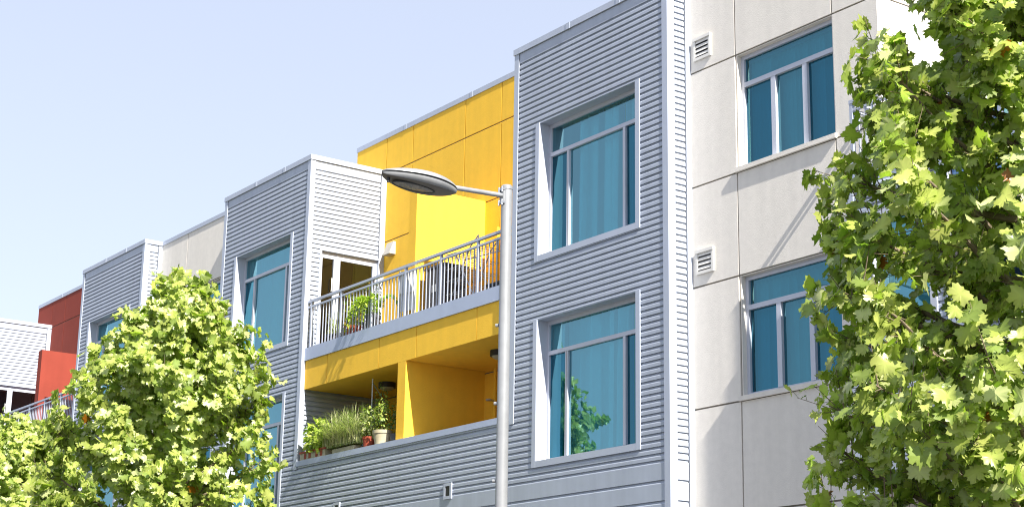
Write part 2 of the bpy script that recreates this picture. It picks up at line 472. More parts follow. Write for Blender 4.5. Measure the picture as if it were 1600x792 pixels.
BZ = [0.0, 2.43, 4.243, 5.789, 7.603, 9.148, 10.968, Z_CAP_B]
BWIN = ((9.215, 10.968), (5.856, 7.603))
def beige_window(x0, x1, z0, z1):
    fr0, fr1 = BY + 0.10, BY + 0.17
    s = MB()
    # rendered reveal and projecting sill
    s.box(x0, x0 + 0.02, BY + 0.021, BY + 0.2, z0, z1, 'beige'); s.box(x1 - 0.02, x1, BY + 0.021, BY + 0.2, z0, z1, 'beige')
    s.box(x0 + 0.02, x1 - 0.02, BY + 0.021, BY + 0.2, z1 - 0.012, z1, 'beige')
    w = s.build('window', B)
    q = MB()
    q.box(x0 - 0.03, x1 + 0.03, BY - 0.045, BY - 0.0005, z0 - 0.07, z0 - 0.004, 'beige')
    q.box(x0 + 0.003, x1 - 0.003, BY, BY + 0.2, z0 - 0.06, z0 - 0.001, 'beige')
    q.build('sill', w)
    f = MB(); fw = 0.06
    a, b, c, d = x0 + 0.02, x1 - 0.02, z0, z1 - 0.012
    f.box(a, a + fw, fr0, fr1, c, d, 'frame'); f.box(b - 0.035, b, fr0, fr1, c, d, 'frame')
    f.box(a + fw, b - 0.035, fr0, fr1, c, c + 0.05, 'frame'); f.box(a + fw, b - 0.035, fr0, fr1, d - 0.06, d, 'frame')
    zt = c + 0.735 * (d - c)
    f.box(a + fw, b - 0.035, fr0 - 0.012, fr1, zt - 0.035, zt + 0.035, 'frame')
    xs = [a + fw, a + 0.345 * (b - a), a + 0.675 * (b - a), b - 0.035]
    for xm in xs[1:3]: f.box(xm - 0.045, xm + 0.045, fr0 - 0.008, fr1, c + 0.05, zt - 0.035, 'frame')
    f.build('frame', w)
    yp = fr0 + 0.04
    def pane(p, q_, r, t_, g):
        k = MB(); k.quad([(p, yp, r), (q_, yp, r), (q_, yp, t_), (p, yp, t_)], g); k.build('pane', w)
    pane(xs[0], xs[3], zt + 0.035, d - 0.06, 'deepglass')
    pane(xs[0], xs[1] - 0.045, c + 0.05, zt - 0.035, 'screen')
    pane(xs[1] + 0.045, xs[2] - 0.045, c + 0.05, zt - 0.035, 'deepglass')
    pane(xs[2] + 0.045, xs[3], c + 0.05, zt - 0.035, 'screen')
    return w

def beige_wall(xs, end_face):
    holes = [(xs[1], xs[2], z0 - 0.06, z1) for z0, z1 in BWIN]
    mb = MB()
    panels(mb, xs, BZ, BY, 'beige', holes)
    w = None
    bk = MB()
    x0, x1 = xs[0], xs[-1]
    xin = x1 - 0.021 if end_face else x1
    for (a, b, c, d) in rects(x0, xin, 0, 12.40, holes): bk.box(a, b, BY + 0.02, BY + 0.2, c, d, 'joint')
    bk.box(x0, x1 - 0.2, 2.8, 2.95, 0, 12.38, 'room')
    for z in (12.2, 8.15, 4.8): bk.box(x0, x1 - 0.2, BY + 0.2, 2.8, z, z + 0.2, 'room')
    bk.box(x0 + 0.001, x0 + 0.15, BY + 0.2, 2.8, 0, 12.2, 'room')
    if end_face:
        eh = [(0.66, 1.62, 5.9, 7.3)]
        panels(mb, [BY + 0.0205, D - 0.002], BZ, 0, 'beige', eh, axis='y', const=x1)
        for (a, b, c, d) in rects(BY + 0.2, 2.95, 0, 12.40, eh): bk.box(x1 - 0.2, x1 - 0.021, a, b, c, d, 'joint')
    else:
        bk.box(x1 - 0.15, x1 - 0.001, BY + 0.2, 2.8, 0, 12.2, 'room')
    w = mb.build('stucco_wall', B)
    bk.build('backing_wall', w)
    rf = MB(); rf.box(x0, x1 - 0.02, BY + 0.03, 2.95, 12.402, 12.45, 'roof'); rf.build('roof', w)
    cp = MB()
    cp.box(x0 + 0.04, x1 - (0 if end_face else 0.04), BY - 0.02, BY + 0.25, Z_CAP_B, Z_CAP_T - 0.004, 'trim')
    if end_face: cp.box(x1 + 0.0005, x1 + 0.02, BY - 0.02, 2.95, Z_CAP_B, Z_CAP_T - 0.004, 'trim')
    cp.build('coping', w)
    for z0, z1 in BWIN: beige_window(xs[1], xs[2], z0, z1)
    return w
beige_wall([4.012, 5.007, 6.973, 7.806], True)
beige_wall([-15.658, -14.186, -12.22, -11.232], False)
curtain(5.05, 6.93, BY + 0.30, BWIN[0][0] + 0.02, BWIN[0][1] - 0.08, 'blind', 'vertical_blind', 'blind behind the upper window of the beige wall, clear of the tree', 'blinds behind the windows', 21)
curtain(5.05, 6.93, BY + 0.30, BWIN[1][0] + 0.02, BWIN[1][1] - 0.08, 'blind', 'vertical_blind', 'blind behind the lower window of the beige wall, partly behind the right tree', 'blinds behind the windows', 22)
curtain(-14.1, -12.3, BY + 0.30, BWIN[0][0] + 0.02, BWIN[0][1] - 0.08, 'blind', 'vertical_blind', 'blind behind the beige wall window whose corner shows above the top of the left tree', 'blinds behind the windows', 23)

# ---- wall vents
def make_vent(w, h):
    mb = MB(); t = 0.045
    mb.box(0, t, -0.032, 0, 0, h, 'vent'); mb.box(w - t, w, -0.032, 0, 0, h, 'vent')
    mb.box(t, w - t, -0.032, 0, 0, t, 'vent'); mb.box(-0.006, w + 0.006, -0.045, 0, h - t, h, 'vent')
    v = mb.build('vent', B)
    k = MB(); k.box(t, w - t, -0.004, -0.0005, t, h - t, 'black'); k.build('duct', v)
    nl = 4
    for j in range(nl):
        z = t + (h - 2 * t) * (j + 0.35) / nl
        L_ = MB(); L_.quad([(t, -0.028, z), (w - t, -0.028, z), (w - t, -0.012, z + 0.045), (t, -0.012, z + 0.045)], 'vent')
        L_.quad([(t, -0.028, z - 0.006), (w - t, -0.028, z - 0.006), (w - t, -0.028, z), (t, -0.028, z)], 'vent')
        L_.quad([(t, -0.028, z - 0.006), (w - t, -0.028, z - 0.006), (w - t, -0.012, z + 0.039), (t, -0.012, z + 0.039)], 'vent'); L_.build('louvre', v)
    return v
v0 = make_vent(0.385, 0.365); v0.location = (4.105, BY - 0.001, 11.135)
copy_tree(v0, B, (4.105, BY - 0.001, 7.78))
copy_tree(v0, B, (-15.56, BY - 0.001, 11.135))
def make_scupper(x, z):
    mb = MB(); t = 0.05
    mb.box(x, x + t, -0.02, 0.03, z, z + 0.27, 'trim'); mb.box(x + 0.24 - t, x + 0.24, -0.02, 0.03, z, z + 0.27, 'trim')
    mb.box(x + t, x + 0.24 - t, -0.02, 0.03, z, z + t, 'trim'); mb.box(x + t, x + 0.24 - t, -0.02, 0.03, z + 0.27 - t, z + 0.27, 'trim')
    v = mb.build('drain_vent', B)
    k = MB(); k.box(x + t, x + 0.24 - t, -0.012, -0.002, z + t, z + 0.27 - t, 'black'); k.build('duct', v)
make_scupper(-1.90, 4.965); make_scupper(-5.70, 4.96)

# ---- recessed terraces
def railing(x0, x1, y, posts, ret_x=None):
    r = MB(); r.box(x0, x1, y - 0.028, y + 0.028, 9.375, 9.422, 'rail'); rl = r.build('balcony_railing', B)
    k = MB(); k.box(x0, x1, y - 0.018, y + 0.018, 9.268, 9.305, 'rail'); k.build('lower_rail', rl)
    p = MB(); p.box(-0.025, 0.025, -0.022, 0.022, 0, 9.3745 - F2, 'rail')
    po = p.build('post', rl); po.location = (posts[0], y, F2)
    for q in posts[1:]: inst(po, 'post', rl, (q, y, F2))
    b = MB(); b.box(-0.009, 0.009, -0.009, 0.009, 0, 9.2675 - F2, 'rail'); b0 = None
    for a, c in zip(posts[:-1], posts[1:]):
        n = max(1, round((c - a) / 0.1185))
        for j in range(1, n):
            loc = (a + (c - a) * j / n, y, F2)
            if b0 is None: b0 = b.build('baluster', rl); b0.location = loc
            else: inst(b0, 'baluster', rl, loc)
    if ret_x is not None:
        t = MB(); t.box(ret_x - 0.028, ret_x + 0.028, y + 0.0285, BY, 9.375, 9.422, 'rail'); t.build('return_rail', rl)
        t = MB(); t.box(ret_x - 0.018, ret_x + 0.018, y + 0.0285, BY, 9.268, 9.305, 'rail'); t.build('return_rail', rl)
    return rl

def side_door(x, u, lower=False):
    y0, y1, z0, z1 = u
    mb = MB(); t = 0.055
    mb.box(x - 0.14, x + 0.012, y0 - 0.045, y0, z0, z1 + 0.04, 'trim'); mb.box(x - 0.14, x + 0.012, y1, y1 + 0.03, z0, z1 + 0.04, 'trim')
    mb.box(x - 0.14, x + 0.012, y0, y1, z1, z1 + 0.04, 'trim')
    d = mb.build('terrace_door', B)
    f = MB(); xa, xb = x - 0.12, x - 0.06
    ym = y0 + 0.27 * (y1 - y0)
    f.box(xa, xb, y0, y0 + t, z0, z1, 'frame'); f.box(xa, xb, y1 - 0.10, y1, z0, z1, 'frame')
    f.box(xa, xb, ym - 0.04, ym + 0.11, z0, z1, 'frame')
    f.box(xb, xb + 0.012, ym + 0.02, ym + 0.035, z0, z1, 'trim')
    for p, q in ((y0 + t, ym - 0.04), (ym + 0.11, y1 - 0.10)):
        f.box(xa, xb, p, q, z0, z0 + 0.12, 'frame'); f.box(xa, xb, p, q, z1 - 0.13, z1, 'frame')
        g = MB(); g.quad([(x - 0.09, p, z0 + 0.12), (x - 0.09, q, z0 + 0.12), (x - 0.09, q, z1 - 0.13), (x - 0.09, p, z1 - 0.13)], 'clear'); g.build('pane', d)
    f.build('frame', d)
    if not lower:
        h = MB(); yh = ym - 0.085; zh = z0 + 1.28
        for a, b in (((x - 0.03, yh, zh), (x - 0.03, yh, zh + 0.26)), ((x - 0.06, yh, zh), (x - 0.03, yh, zh)), ((x - 0.06, yh, zh + 0.26), (x - 0.03, yh, zh + 0.26))): h.bar(a, b, 0.011, 'white')
        h.build('handle', d)

def terrace(xl, xr, col, wall_l, wall_r, fin_u, fin_l, vj, posts, left_open=False):
    # deep coloured wall
    zs = [0.0, 7.585, 10.945, 12.453, 13.255]
    mb = MB()
    panels(mb, [wall_l] + vj + [wall_r], zs, D, col, [])
    w = mb.build('coloured_terrace_wall', B)
    k = MB(); k.box(wall_l + 0.004, wall_r - 0.004, D + 0.02, D + 0.2, 0.0, 13.25, 'joint'); k.build('backing_wall', w)
    k = MB(); k.box(wall_l - 0.015, wall_r + 0.015, D - 0.016, D + 0.215, 13.255, 13.36, 'trim')
    for q in (0.2, 0.45, 0.68): 
        xx = wall_l + q * (wall_r - wall_l); k.box(xx - 0.05, xx + 0.05, D - 0.021, D - 0.0165, 13.25, 13.362, 'trim')
    k.build('coping', w)
    # slab, fascia, ledge
    mb = MB()
    fx = 9.252 if left_open else xl + 0.014
    fj = [fx] + [xl + q for q in (0.904, 2.876, 4.18, 6.12) if xl + q > fx] + [xr - 0.014]
    panels(mb, fj, [7.615, 8.188], 0.08, col, [], thick=0.03, g=0.009)
    f = mb.build('fascia', B)
    k = MB(); k.box(fx + 0.002, xr - 0.016, 0.1105, D - 0.001, 7.617, 8.188, col); k.build('soffit', f)
    k = MB(); k.box(xl + (0.012 if not left_open else 0), xr - 0.012, 0.05, D - 0.002, 8.19, F2, 'ledge'); k.build('balcony_ledge', f)
    # privacy walls
    a, b = fin_u
    k = MB(); k.box(a, b, 0.27, D - 0.0005, F2 + 0.0005, 10.968, col); k.build('privacy_wall', B)
    a, b = fin_l
    k = MB(); k.box(a, b, 0.081, D - 0.0005, 5.085, 7.6145, col); k.build('privacy_wall', B)
    # corrugated parapet of the lower terrace
    zb = 4.19 if left_open else 0.0
    mb = MB()
    corr_front(mb, [(xl + (0.115 if left_open else 0.0), xr, zb, SILL_B)])
    p = mb.build('balcony_parapet', B)
    k = MB(); k.box(xl + (0.02 if left_open else -0.04), xr, 0.06, 0.2, zb, SILL_B, 'dark'); k.build('backing_wall', p)
    k = MB(); k.box(xl + 0.014, xr - 0.014, -0.02, 0.36, SILL_B, SILL_T, 'ledge'); k.build('sill_cap', p)
    k = MB(); k.box(xl + 0.02, xr - 0.02, 0.2, 0.33, 5.08, SILL_B, col); k.build('inner_lining', p)
    k = MB(); k.box(xl + 0.012, xr - 0.02, 0.2, D - 0.001, 4.23 if left_open else 4.9, 5.079, 'slab'); k.build('terrace_floor', p)
    if left_open:
        k = MB(); k.box(xl - 0.012, xl + 0.115, -0.012, 0.06, zb, SILL_B - 0.001, 'trim'); k.box(xl - 0.012, xl + 0.01, 0.0605, BY - 0.002, zb, SILL_B - 0.001, 'trim'); k.build('corner_trim', p)
        k = MB(); k.box(xl + 0.0105, xr - 0.02, 0.01, D - 0.004, 4.18, 4.2295, 'beige'); k.build('soffit', p)
    if left_open:
        # solid corrugated end of the terrace with a window
        xe = 9.25; hw = [(7.95, 8.95, 6.35, 7.75)]
        mb = MB(); corr_front(mb, rects(xl + 0.115, xe - 0.1, SILL_T + 0.001, 8.186, hw)); e_ = mb.build('corrugated_cladding', B)
        k = MB()
        for (a, b, c, d) in rects(xl + 0.02, xe - 0.005, SILL_T + 0.001, 8.186, hw): k.box(a, b, 0.055, 0.3, c, d, 'dark')
        k.build('backing_wall', e_)
        k = MB(); k.box(xl - 0.012, xl + 0.115, -0.012, 0.0545, SILL_T + 0.002, 8.187, 'trim'); k.box(xl - 0.012, xl + 0.015, 0.055, BY - 0.002, SILL_T + 0.002, 8.187, 'trim'); k.build('corner_trim', e_)
        k = MB(); k.box(xe - 0.1, xe, -0.012, 0.05, SILL_T + 0.002, 8.187, 'trim'); k.build('corner_trim', e_)
        k = MB(); a, b, c, d = hw[0]
        for q in ((a - .05, a + .05, c - .05, d + .05), (b - .05, b + .05, c - .05, d + .05), (a + .05, b - .05, c - .05, c + .05), (a + .05, b - .05, d - .05, d + .05)): k.box(q[0], q[1], -0.02, 0.2, q[2], q[3], 'frame')
        w2 = k.build('window', B)
        k = MB(); k.quad([(a + .05, 0.12, c + .05), (b - .05, 0.12, c + .05), (b - .05, 0.12, d - .05), (a + .05, 0.12, d - .05)], 'glass'); k.build('pane', w2)
        k = MB(); k.box(a + .05, b - .05, 0.25, 0.27, c + .05, d - .05, 'blind'); k.build('shade', w2)
    railing(xl + 0.02, xr - 0.02, 0.10, posts, xl + 0.05 if left_open else None)

PX = [-7.115, -5.924, -4.738, -3.540, -2.352, -1.172, -0.03]
terrace(-7.26, 0.0, 'yellow', -8.555, 1.4, (-3.775, -3.515), (-3.687, -3.414), [-7.302, -6.24, -4.284, -3.022, -1.2], PX)
dx = -19.65
terrace(-26.82, -19.65, 'red', -28.09, -18.3, (-23.355, -23.08), (-23.33, -23.06), [-26.9, -25.8, -23.9, -22.6, -20.8], [x + dx for x in [-7.03] + PX[1:]])
terrace(7.571, 14.83, 'blue', 7.81, 16.0, (11.2, 11.46), (11.2, 11.46), [8.35, 9.9, 11.9, 13.6], [7.62, 8.83, 10.02, 11.2, 12.4, 13.6, 14.8], True)
for x in (-7.26, -26.82):
    side_door(x, DOOR_U); side_door(x, DOOR_L, True)
# lower side window on the sunlit beige end wall
mb = MB(); x = 7.806; y0, y1, z0, z1 = 0.66, 1.62, 5.9, 7.3
for a in ((y0, y0 + .05, z0, z1), (y1 - .05, y1, z0, z1), (y0 + .05, y1 - .05, z0, z0 + .05), (y0 + .05, y1 - .05, z1 - .05, z1), (1.1, 1.15, z0 + .05, z1 - .05)): mb.box(x - 0.1, x - 0.03, *a, 'frame')
w_ = mb.build('window', B)
for a, b in ((y0 + .05, 1.1), (1.15, y1 - .05)):
    g = MB(); g.quad([(x - 0.06, a, z0 + .05), (x - 0.06, b, z0 + .05), (x - 0.06, b, z1 - .05), (x - 0.06, a, z1 - .05)], 'glass'); g.build('pane', w_)
# window of the blue terrace wall
mb = MB(); x0, x1, z0, z1 = 8.72, 11.0, 9.15, 11.35; yw = D
mb.box(x0 - 0.06, x1 + 0.06, yw - 0.06, yw - 0.002, z1, z1 + 0.06, 'frame'); mb.box(x0 - 0.06, x1 + 0.06, yw - 0.07, yw - 0.002, z0 - 0.06, z0, 'frame')
xs = [x0, x0 + 0.42, x0 + 1.2, x0 + 1.75, x1]; zm = z0 + 1.45
for q in xs: mb.box(q - 0.035, q + 0.035, yw - 0.055, yw - 0.002, z0, z1, 'frame')
for a, b in zip(xs[:-1], xs[1:]): mb.box(a + 0.035, b - 0.035, yw - 0.055, yw - 0.002, zm - 0.035, zm + 0.035, 'frame')
w_ = mb.build('window', B)
for a, b in zip(xs[:-1], xs[1:]):
    for c, d in ((z0, zm - 0.035), (zm + 0.035, z1)):
        g = MB(); g.quad([(a + .035, yw - 0.03, c), (b - .035, yw - 0.03, c), (b - .035, yw - 0.03, d), (a + .035, yw - 0.03, d)], 'glass')
        g.build('pane', w_)
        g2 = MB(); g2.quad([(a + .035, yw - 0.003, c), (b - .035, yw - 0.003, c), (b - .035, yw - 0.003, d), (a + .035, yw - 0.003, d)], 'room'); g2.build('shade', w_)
# standpipe on the yellow wall
mb = MB(); mb.bar((-2.93, 1.72, 5.08), (-2.93, 1.72, 7.614), 0.03, 'yellow', 10); mb.bar((-2.93, 1.72, F2), (-2.93, 1.72, 10.3), 0.035, 'yellow', 10)
sp = mb.build('standpipe', B, True)
for z in (6.35, 7.0):
    k = MB(); k.bar((-2.93, 1.72, z), (-2.93, 1.60, z), 0.02, 'steel'); k.lathe((-2.93, 1.585, z - 0.02), [(0.0, 0), (0.055, 0.005), (0.055, 0.035), (0.0, 0.04)], 'concrete', 12); k.build('valve', sp, True)

# ---------------------------------------------------------------- lights on the building
wl = empty('wall_light', (-6.93, D, 10.60))
mb = MB(); w2 = 0.13
P = [(-w2, 0, 0.0), (w2, 0, 0.0), (w2, -0.15, 0.0), (-w2, -0.15, 0.0), (-w2, 0, 0.27), (w2, 0, 0.27), (w2, -0.06, 0.27), (-w2, -0.06, 0.27)]
for f in ((3, 2, 1, 0), (4, 5, 6, 7), (3, 7, 6, 2), (0, 4, 7, 3), (1, 2, 6, 5), (0, 1, 5, 4)): mb.quad([P[i] for i in f], 'concrete')
mb.build('housing', wl)
mb = MB(); mb.box(-0.1, 0.1, -0.13, -0.02, -0.012, -0.001, 'cream'); mb.build('diffuser', wl)
tag(wl, 'small grey wedge shaped wall light on the yellow wall beside the white bay', 'wall light')
def ceiling_light(x, y, label):
    o = empty('ceiling_light', (x, y, 7.616))
    mb = MB(); mb.lathe((0, 0, 0), [(0.0, 0), (0.17, 0), (0.17, -0.10), (0.145, -0.10), (0.145, -0.06)], 'black', 28); mb.build('ring', o, True)
    mb = MB(); mb.lathe((0, 0, 0), [(0.142, -0.085), (0.13, -0.12), (0.09, -0.145), (0.0, -0.155)], 'cream', 28); mb.build('dome', o, True)
    return tag(o, label, 'ceiling light', 'round ceiling lights of the lower yellow terrace')
ceiling_light(-5.55, 0.98, 'round black ceiling light above the potted plants of the lower yellow terrace')
ceiling_light(-1.62, 0.90, 'round black ceiling light partly behind the lamp pole, under the yellow soffit')

# ---------------------------------------------------------------- street lamp
LX, LY = 4.825, -3.5
lamp = empty('street_lamp', (LX, LY, 0.0))
mb = MB()
mb.lathe((0, 0, 0), [(0.20, 0.0), (0.20, 0.02), (0.10, 0.02), (0.098, 0.3), (0.082, 0.3), (0.080, 3.0), (0.0715, 8.17)], 'lamp', 32)
pole = mb.build('pole', lamp, True)
k = MB(); k.lathe((0, 0, 0), [(0.074, 8.17), (0.078, 8.175), (0.078, 8.215), (0.06, 8.235), (0.0, 8.24)], 'lamp', 32); k.build('pole_cap', pole, True)
for z in (6.35, 5.33, 4.34):
    k = MB(); k.bar((-0.055, -0.05, z), (-0.09, -0.075, z), 0.022, 'lamp', 10); k.build('bolt', pole, True)
mb = MB()
mb.bar((0, -0.06, 8.085), (0, -0.90, 8.045), 0.032, 'lamp', 16)
arm = mb.build('arm', lamp, True)
k = MB(); k.box(-0.05, 0.05, -0.105, -0.055, 7.97, 8.00, 'steel'); k.box(-0.05, 0.05, -0.105, -0.055, 8.15, 8.18, 'steel'); k.box(-0.045, 0.045, -0.085, -0.06, 8.0, 8.15, 'lamp')
for sx in (-0.035, 0.035):
    k.bar((sx, -0.1, 7.945), (sx, -0.1, 8.02), 0.012, 'steel'); k.bar((sx, -0.1, 8.125), (sx, -0.1, 8.195), 0.012, 'steel')
k.build('clamp', arm)
# cobra head: local s from 0 (arm) to 1 (tip)
HL = 1.12
def hpt(s, x, z): return (x, -0.80 - HL * s, 8.005 + 0.05 * s + z)
NS, NC = 36, 20
def wid(s): return 0.27 * max(0.0, math.sin(math.pi * min(1, max(0, s)) ** 0.92)) ** 0.62 + 0.0
def hei(s): return 0.115 * max(0.0, math.sin(math.pi * min(1, max(0, s)) ** 0.85)) ** 0.72
def shell(mb, mt, wf, zf, a0, a1):
    k = len(mb.v)
    for i in range(NS + 1):
        s = i / NS
        for j in range(NC + 1):
            t = a0 + (a1 - a0) * j / NC
            mb.v.append(hpt(s, wf(s) * math.cos(t), zf(s, math.sin(t))))
    for i in range(NS):
        for j in range(NC):
            q = k + i * (NC + 1) + j
            mb.f.append((q, q + 1, q + NC + 2, q + NC + 1)); mb.mi.append(mb.mid(mt))
mb = MB()
shell(mb, 'lamp', wid, lambda s, q: 0.012 + hei(s) * q, 0, math.pi)
head = mb.build('lamp_head', lamp, True)
k = MB(); shell(k, 'lampdark', lambda s: wid(s) * 0.985, lambda s, q: 0.012 * q, -math.pi, math.pi); k.build('gasket', head, True)
# lower shell, slopes inwards to a flat underside
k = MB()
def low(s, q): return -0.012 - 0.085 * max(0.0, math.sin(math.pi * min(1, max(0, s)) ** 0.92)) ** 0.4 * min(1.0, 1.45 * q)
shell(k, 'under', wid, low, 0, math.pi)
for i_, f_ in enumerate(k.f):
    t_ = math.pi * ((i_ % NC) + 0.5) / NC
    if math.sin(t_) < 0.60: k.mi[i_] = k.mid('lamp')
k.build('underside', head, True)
k = MB()
ring = []
for i in range(40):
    t = 2 * math.pi * i / 40; ring.append(Vector((0.125 * math.cos(t), -0.80 - HL * (0.58 + 0.27 * math.sin(t)), 7.935 + 0.0135 * math.sin(t))))
for i in range(40): k.bar(ring[i], ring[(i + 1) % 40], 0.009, 'lampdark', 8, caps=False)
k.build('lens_ring', head, True)
k = MB(); c0 = Vector((0, -0.80 - HL * 0.58, 7.955 + 0.03 - 0.035))
NRr = 6
for a in range(NRr):
    for i in range(40):
        t0, t1 = 2 * math.pi * i / 40, 2 * math.pi * (i + 1) / 40
        def pp(t, f): 
            return (0.12 * f * math.cos(t), -0.80 - HL * (0.58 + 0.26 * f * math.sin(t)), 7.9335 - 0.012 * (1 - f * f) + 0.013 * f * math.sin(t))
        f0, f1 = a / NRr, (a + 1) / NRr
        k.quad([pp(t0, f0), pp(t0, f1), pp(t1, f1), pp(t1, f0)], 'lens')
k.build('lens', head, True)
k = MB(); k.bar((0, -0.80 - HL * 0.91, 7.93), (0, -0.80 - HL * 0.91, 7.99), 0.02, 'black', 12); k.build('latch', head)
tag(lamp, 'grey street lamp with flattened head, its round pole before the yellow terrace', 'street lamp')

# ---------------------------------------------------------------- foliage
LEAF_HALF = [(0.0, 1.0), (0.10, 0.76), (0.22, 0.80), (0.25, 0.65), (0.36, 0.70), (0.43, 0.80), (0.68, 0.74), (0.62, 0.55), (0.76, 0.47), (0.60, 0.36),
             (0.66, 0.27), (0.84, 0.12), (0.62, 0.02), (0.60, -0.12), (0.33, -0.06), (0.22, -0.16), (0.0, 0.0)]
def leaf_template():
    pts = LEAF_HALF + [(-x, y) for (x, y) in LEAF_HALF[-2:0:-1]]
    v = [(0.0, 0.33)] + pts
    n = len(pts)
    f = [(0, 1 + i, 1 + (i + 1) % n) for i in range(n)]
    return np.array(v), np.array(f)
LV, LF = leaf_template()
def simple_template():
    pts = [(0, 1.0), (0.22, 0.7), (0.28, 0.4), (0.15, 0.1), (0, 0), (-0.15, 0.1), (-0.28, 0.4), (-0.22, 0.7)]
    v = [(0.0, 0.45)] + pts; n = len(pts)
    return np.array(v), np.array([(0, 1 + i, 1 + (i + 1) % n) for i in range(n)])
SV, SF = simple_template()

def leaf_mesh(name, pos, nrm, tip, size, tint, mt, parent, tmpl=(LV, LF), fold=0.25, rng=None):
    V, Fc = tmpl
    n = len(pos); nv = len(V)
    nrm = nrm / np.linalg.norm(nrm, axis=1, keepdims=True)
    tip = tip - nrm * (tip * nrm).sum(1, keepdims=True)
    tip = tip / np.maximum(np.linalg.norm(tip, axis=1, keepdims=True), 1e-6)
    sd = np.cross(tip, nrm)
    x = V[:, 0][None, :]; y = V[:, 1][None, :]
    fo = rng.normal(fold, 0.22, (n, 1)); cu = rng.normal(-0.30, 0.30, (n, 1)); tw = rng.normal(0, 0.18, (n, 1))
    wv = rng.normal(0, 0.035, (n, nv)); wv[:, 0] = 0
    z = fo * np.abs(x) + cu * y * y + tw * x * y + wv
    asp = rng.uniform(0.85, 1.12, (n, 1))
    P = pos[:, None, :] + size[:, None, None] * ((x * asp)[..., None] * sd[:, None, :] + np.broadcast_to(y, (n, nv))[..., None] * tip[:, None, :] + z[..., None] * nrm[:, None, :])
    verts = P.reshape(-1, 3)
    faces = (Fc[None] + (np.arange(n) * nv)[:, None, None]).reshape(-1, 3)
    me = bpy.data.meshes.new(name)
    me.vertices.add(len(verts)); me.vertices.foreach_set('co', verts.ravel())
    me.loops.add(faces.size); me.loops.foreach_set('vertex_index', faces.ravel().astype(np.int32))
    me.polygons.add(len(faces)); me.polygons.foreach_set('loop_start', np.arange(0, faces.size, 3, dtype=np.int32))
    me.polygons.foreach_set('loop_total', np.full(len(faces), 3, dtype=np.int32))
    me.update(calc_edges=True)
    at = me.attributes.new('tint', 'FLOAT_COLOR', 'POINT')
    vv = np.ones((n, nv, 4)); vv[..., :3] = tint[:, None, :]
    vv[:, 0, :3] *= 1.25
    at.data.foreach_set('color', vv.ravel().astype(np.float32))
    me.materials.append(M[mt])
    o = bpy.data.objects.new(name, me); COL.objects.link(o)
    if parent is not None: o.parent = parent
    return o

def green(rng, n, orange=0.015):
    base = np.array([[0.235, 0.270, 0.058], [0.305, 0.330, 0.085], [0.150, 0.195, 0.042], [0.38, 0.40, 0.18]])
    t = base[rng.choice(4, n, p=[.36, .28, .22, .14])] * rng.uniform(1.0, 1.5, (n, 1))
    k = rng.random(n) < orange
    t[k] = np.array([0.34, 0.12, 0.012]) * rng.uniform(0.5, 1.2, (k.sum(), 1))
    return t

def branch(mb, pts, r0, r1, mt='bark', n=7):
    for i in range(len(pts) - 1):
        a = r0 + (r1 - r0) * i / (len(pts) - 1); b = r0 + (r1 - r0) * (i + 1) / (len(pts) - 1)
        mb.bar(pts[i], pts[i + 1], a, mt, n, b, caps=False)

